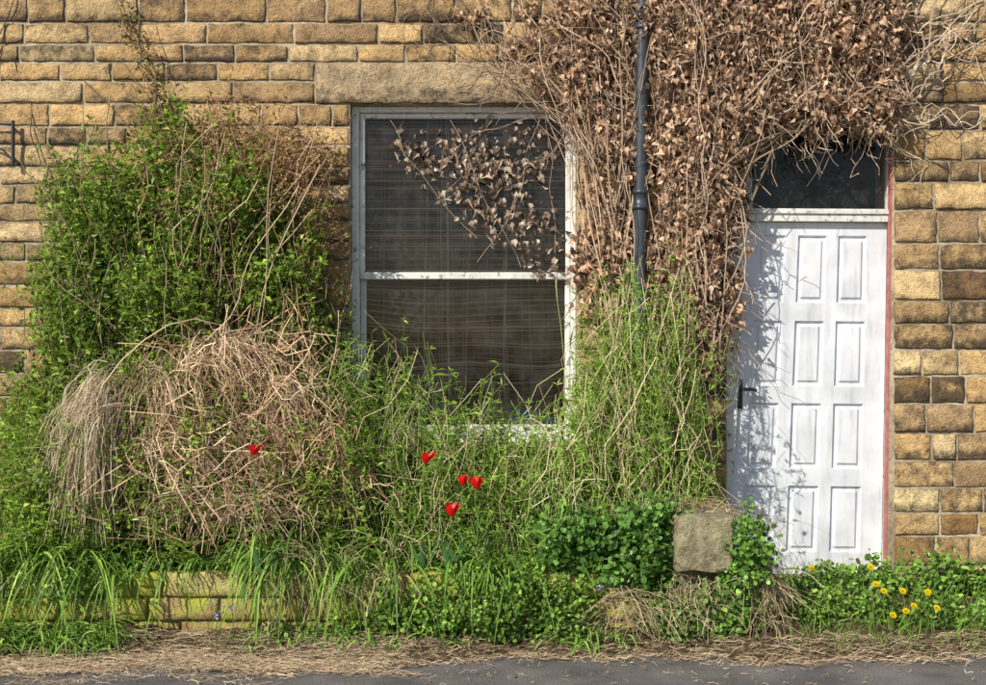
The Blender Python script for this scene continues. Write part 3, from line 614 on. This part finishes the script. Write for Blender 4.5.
def tulip(u,v,y,sc_=1.,openf=.3,tilt=0):
    m=M(); h=W(u,v,y); root=np.array([h[0]+U(-.06,.06),y+.05,.37]); 
    P=wander([root],[h-np.array([0,0,.02*sc_])],10,.012); P[0,-1]=h-np.array([0,0,.024*sc_]); tubes(m,P,.0035,(.16,.32,.08),6,1)
    ns,nt_=6,7; hh=.058*sc_
    for k in range(6):
        az=k*math.pi/3+.2; inner=k%2; r0=.025*sc_*(1-.12*inner)
        t=np.linspace(0,1,nt_); s=np.linspace(-1,1,ns)
        T_,S_=np.meshgrid(t,s,indexing='ij')
        prof=np.sin(np.clip(T_*1.9+.25,0,3.1))*1.0+openf*T_**2*.9
        wid=.62*np.sin(np.clip(T_**.75*2.9+.15,0,3.14))**.7
        ang=az+S_*wid; R=r0*(prof)*(1+.05*S_**2)
        z=hh*(T_-.42)+.003*(1-S_**2)*T_
        V=np.stack([R*np.cos(ang),R*np.sin(ang),z],-1)
        V[...,0]+=tilt*(V[...,2]+hh*.4)
        i=np.arange(nt_-1)[:,None]*ns+np.arange(ns-1)[None]; f=np.stack([i,i+1,i+ns+1,i+ns],-1).reshape(-1,4)
        c=np.array([.8,.012,.012])*U(.8,1.1); m.add(V.reshape(-1,3)+h,f,c,0)
    a=U(0,6.28,3); t=np.linspace(0,1,9)[None]
    P=np.stack([root[0]+np.cos(a)[:,None]*.12*t,root[1]+np.sin(a)[:,None]*.08*t-.02*t,root[2]+(.24*t-.05*t**3)+0*a[:,None]],-1)
    strips(m,P,.03*np.array([.5,.8,1,1,.95,.8,.6,.35,.05])[None],np.stack([-np.sin(a),np.cos(a),0*a],1),(.12,.26,.09),1)
    m.build('tulip',[PETAL,LEAF],True)
for (u,v,y,s,o,t) in ((253,451,-.9,.95,.9,.3),(425,459,-.76,1.,.9,.4),(463,481,-.76,.95,.1,0),(477,484,-.78,1.1,.5,-.1),(451,511,-.82,1.15,.6,.15)): tulip(u,v,y,s,o,t)
def dandelion(u,v,y):
    m=M(); h=W(u,v,y); root=np.array([h[0]+U(-.03,.03),y+.02,max(.02+.2*(y+1)/.9-.02,0)])
    tubes(m,wander([root],[h],8,.01),.002,(.25,.34,.1),5,1)
    nn=nrm(np.array([U(-.3,.3),-.75,U(.5,1)])); A=nrm(np.cross(nn,[0,0,1.])); B=np.cross(nn,A)
    for (k,el,L) in ((22,.1,.022),(18,.45,.019),(14,.85,.015),(10,1.25,.011)):
        a=np.arange(k)*6.283/k+U(0,1); d=np.cos(el)*(np.cos(a)[:,None]*A+np.sin(a)[:,None]*B)+math.sin(el)*nn
        leaves(m,np.tile(h,(k,1)),d,np.tile(nn,(k,1))+G(k,.05),L,.006,rcol(k,(.85,.58,.01),(.85,.70,.02),.05),T_LANCE,0)
    m.build('dandelion',[PETAL,LEAF])
for (u,v,y) in ((812,568,-.3),(876,584,-.72),(884,591,-.74),(903,591,-.74),(914,606,-.76),(906,611,-.78),(937,608,-.76),(893,615,-.78),(928,592,-.72),(871,567,-.45)): dandelion(u,v,y)
bb=M()
for (u,v) in ((212,602),(222,610),(233,606),(217,615),(600,588)):
    h=W(u,v,-.93); k=12; root=h.copy(); root[2]=.05; tubes(bb,wander([root],[h+np.array([0,0,.02])],7,.008),.0018,(.12,.2,.06),4,1)
    leaves(bb,h+G(k,.01),G(k)+np.array([0,-.3,-.8]),G(k),.012,.008,rcol(k,(.3,.24,.55),(.5,.42,.75),.1),T_ROUND)
bb.build('bluebell_flowers',[PETAL,LEAF])

# ---------------------------------------------------------------- light, world, camera
az,el=math.radians(42),math.radians(36)
sd=Vector((-math.sin(az)*math.cos(el),-math.cos(az)*math.cos(el),math.sin(el)))
w=bpy.data.worlds.new('World'); sc.world=w; w.use_nodes=True; nt=w.node_tree
sky=nt.nodes.new('ShaderNodeTexSky'); sky.sky_type='NISHITA'; sky.sun_disc=False; sky.sun_elevation=el; sky.sun_rotation=math.atan2(sd.x,sd.y)
nt.links.new(sky.outputs[0],nt.nodes['Background'].inputs[0]); nt.nodes['Background'].inputs[1].default_value=.10
l=bpy.data.lights.new('sun','SUN'); l.energy=5; l.angle=math.radians(.5); l.color=(1,.94,.82)
lo=bpy.data.objects.new('sun',l); sc.collection.objects.link(lo); lo.rotation_euler=(-sd).to_track_quat('-Z','Y').to_euler()
cd=bpy.data.cameras.new('camera'); co=bpy.data.objects.new('camera',cd); sc.collection.objects.link(co)
co.location=(0,-D,H); co.rotation_euler=(math.pi/2,0,0); cd.sensor_width=36; cd.lens=36*F/986; cd.clip_end=1000; cd.clip_start=.1
sc.camera=co
sc.view_settings.view_transform='Standard'; sc.view_settings.look='None'; sc.view_settings.exposure=0
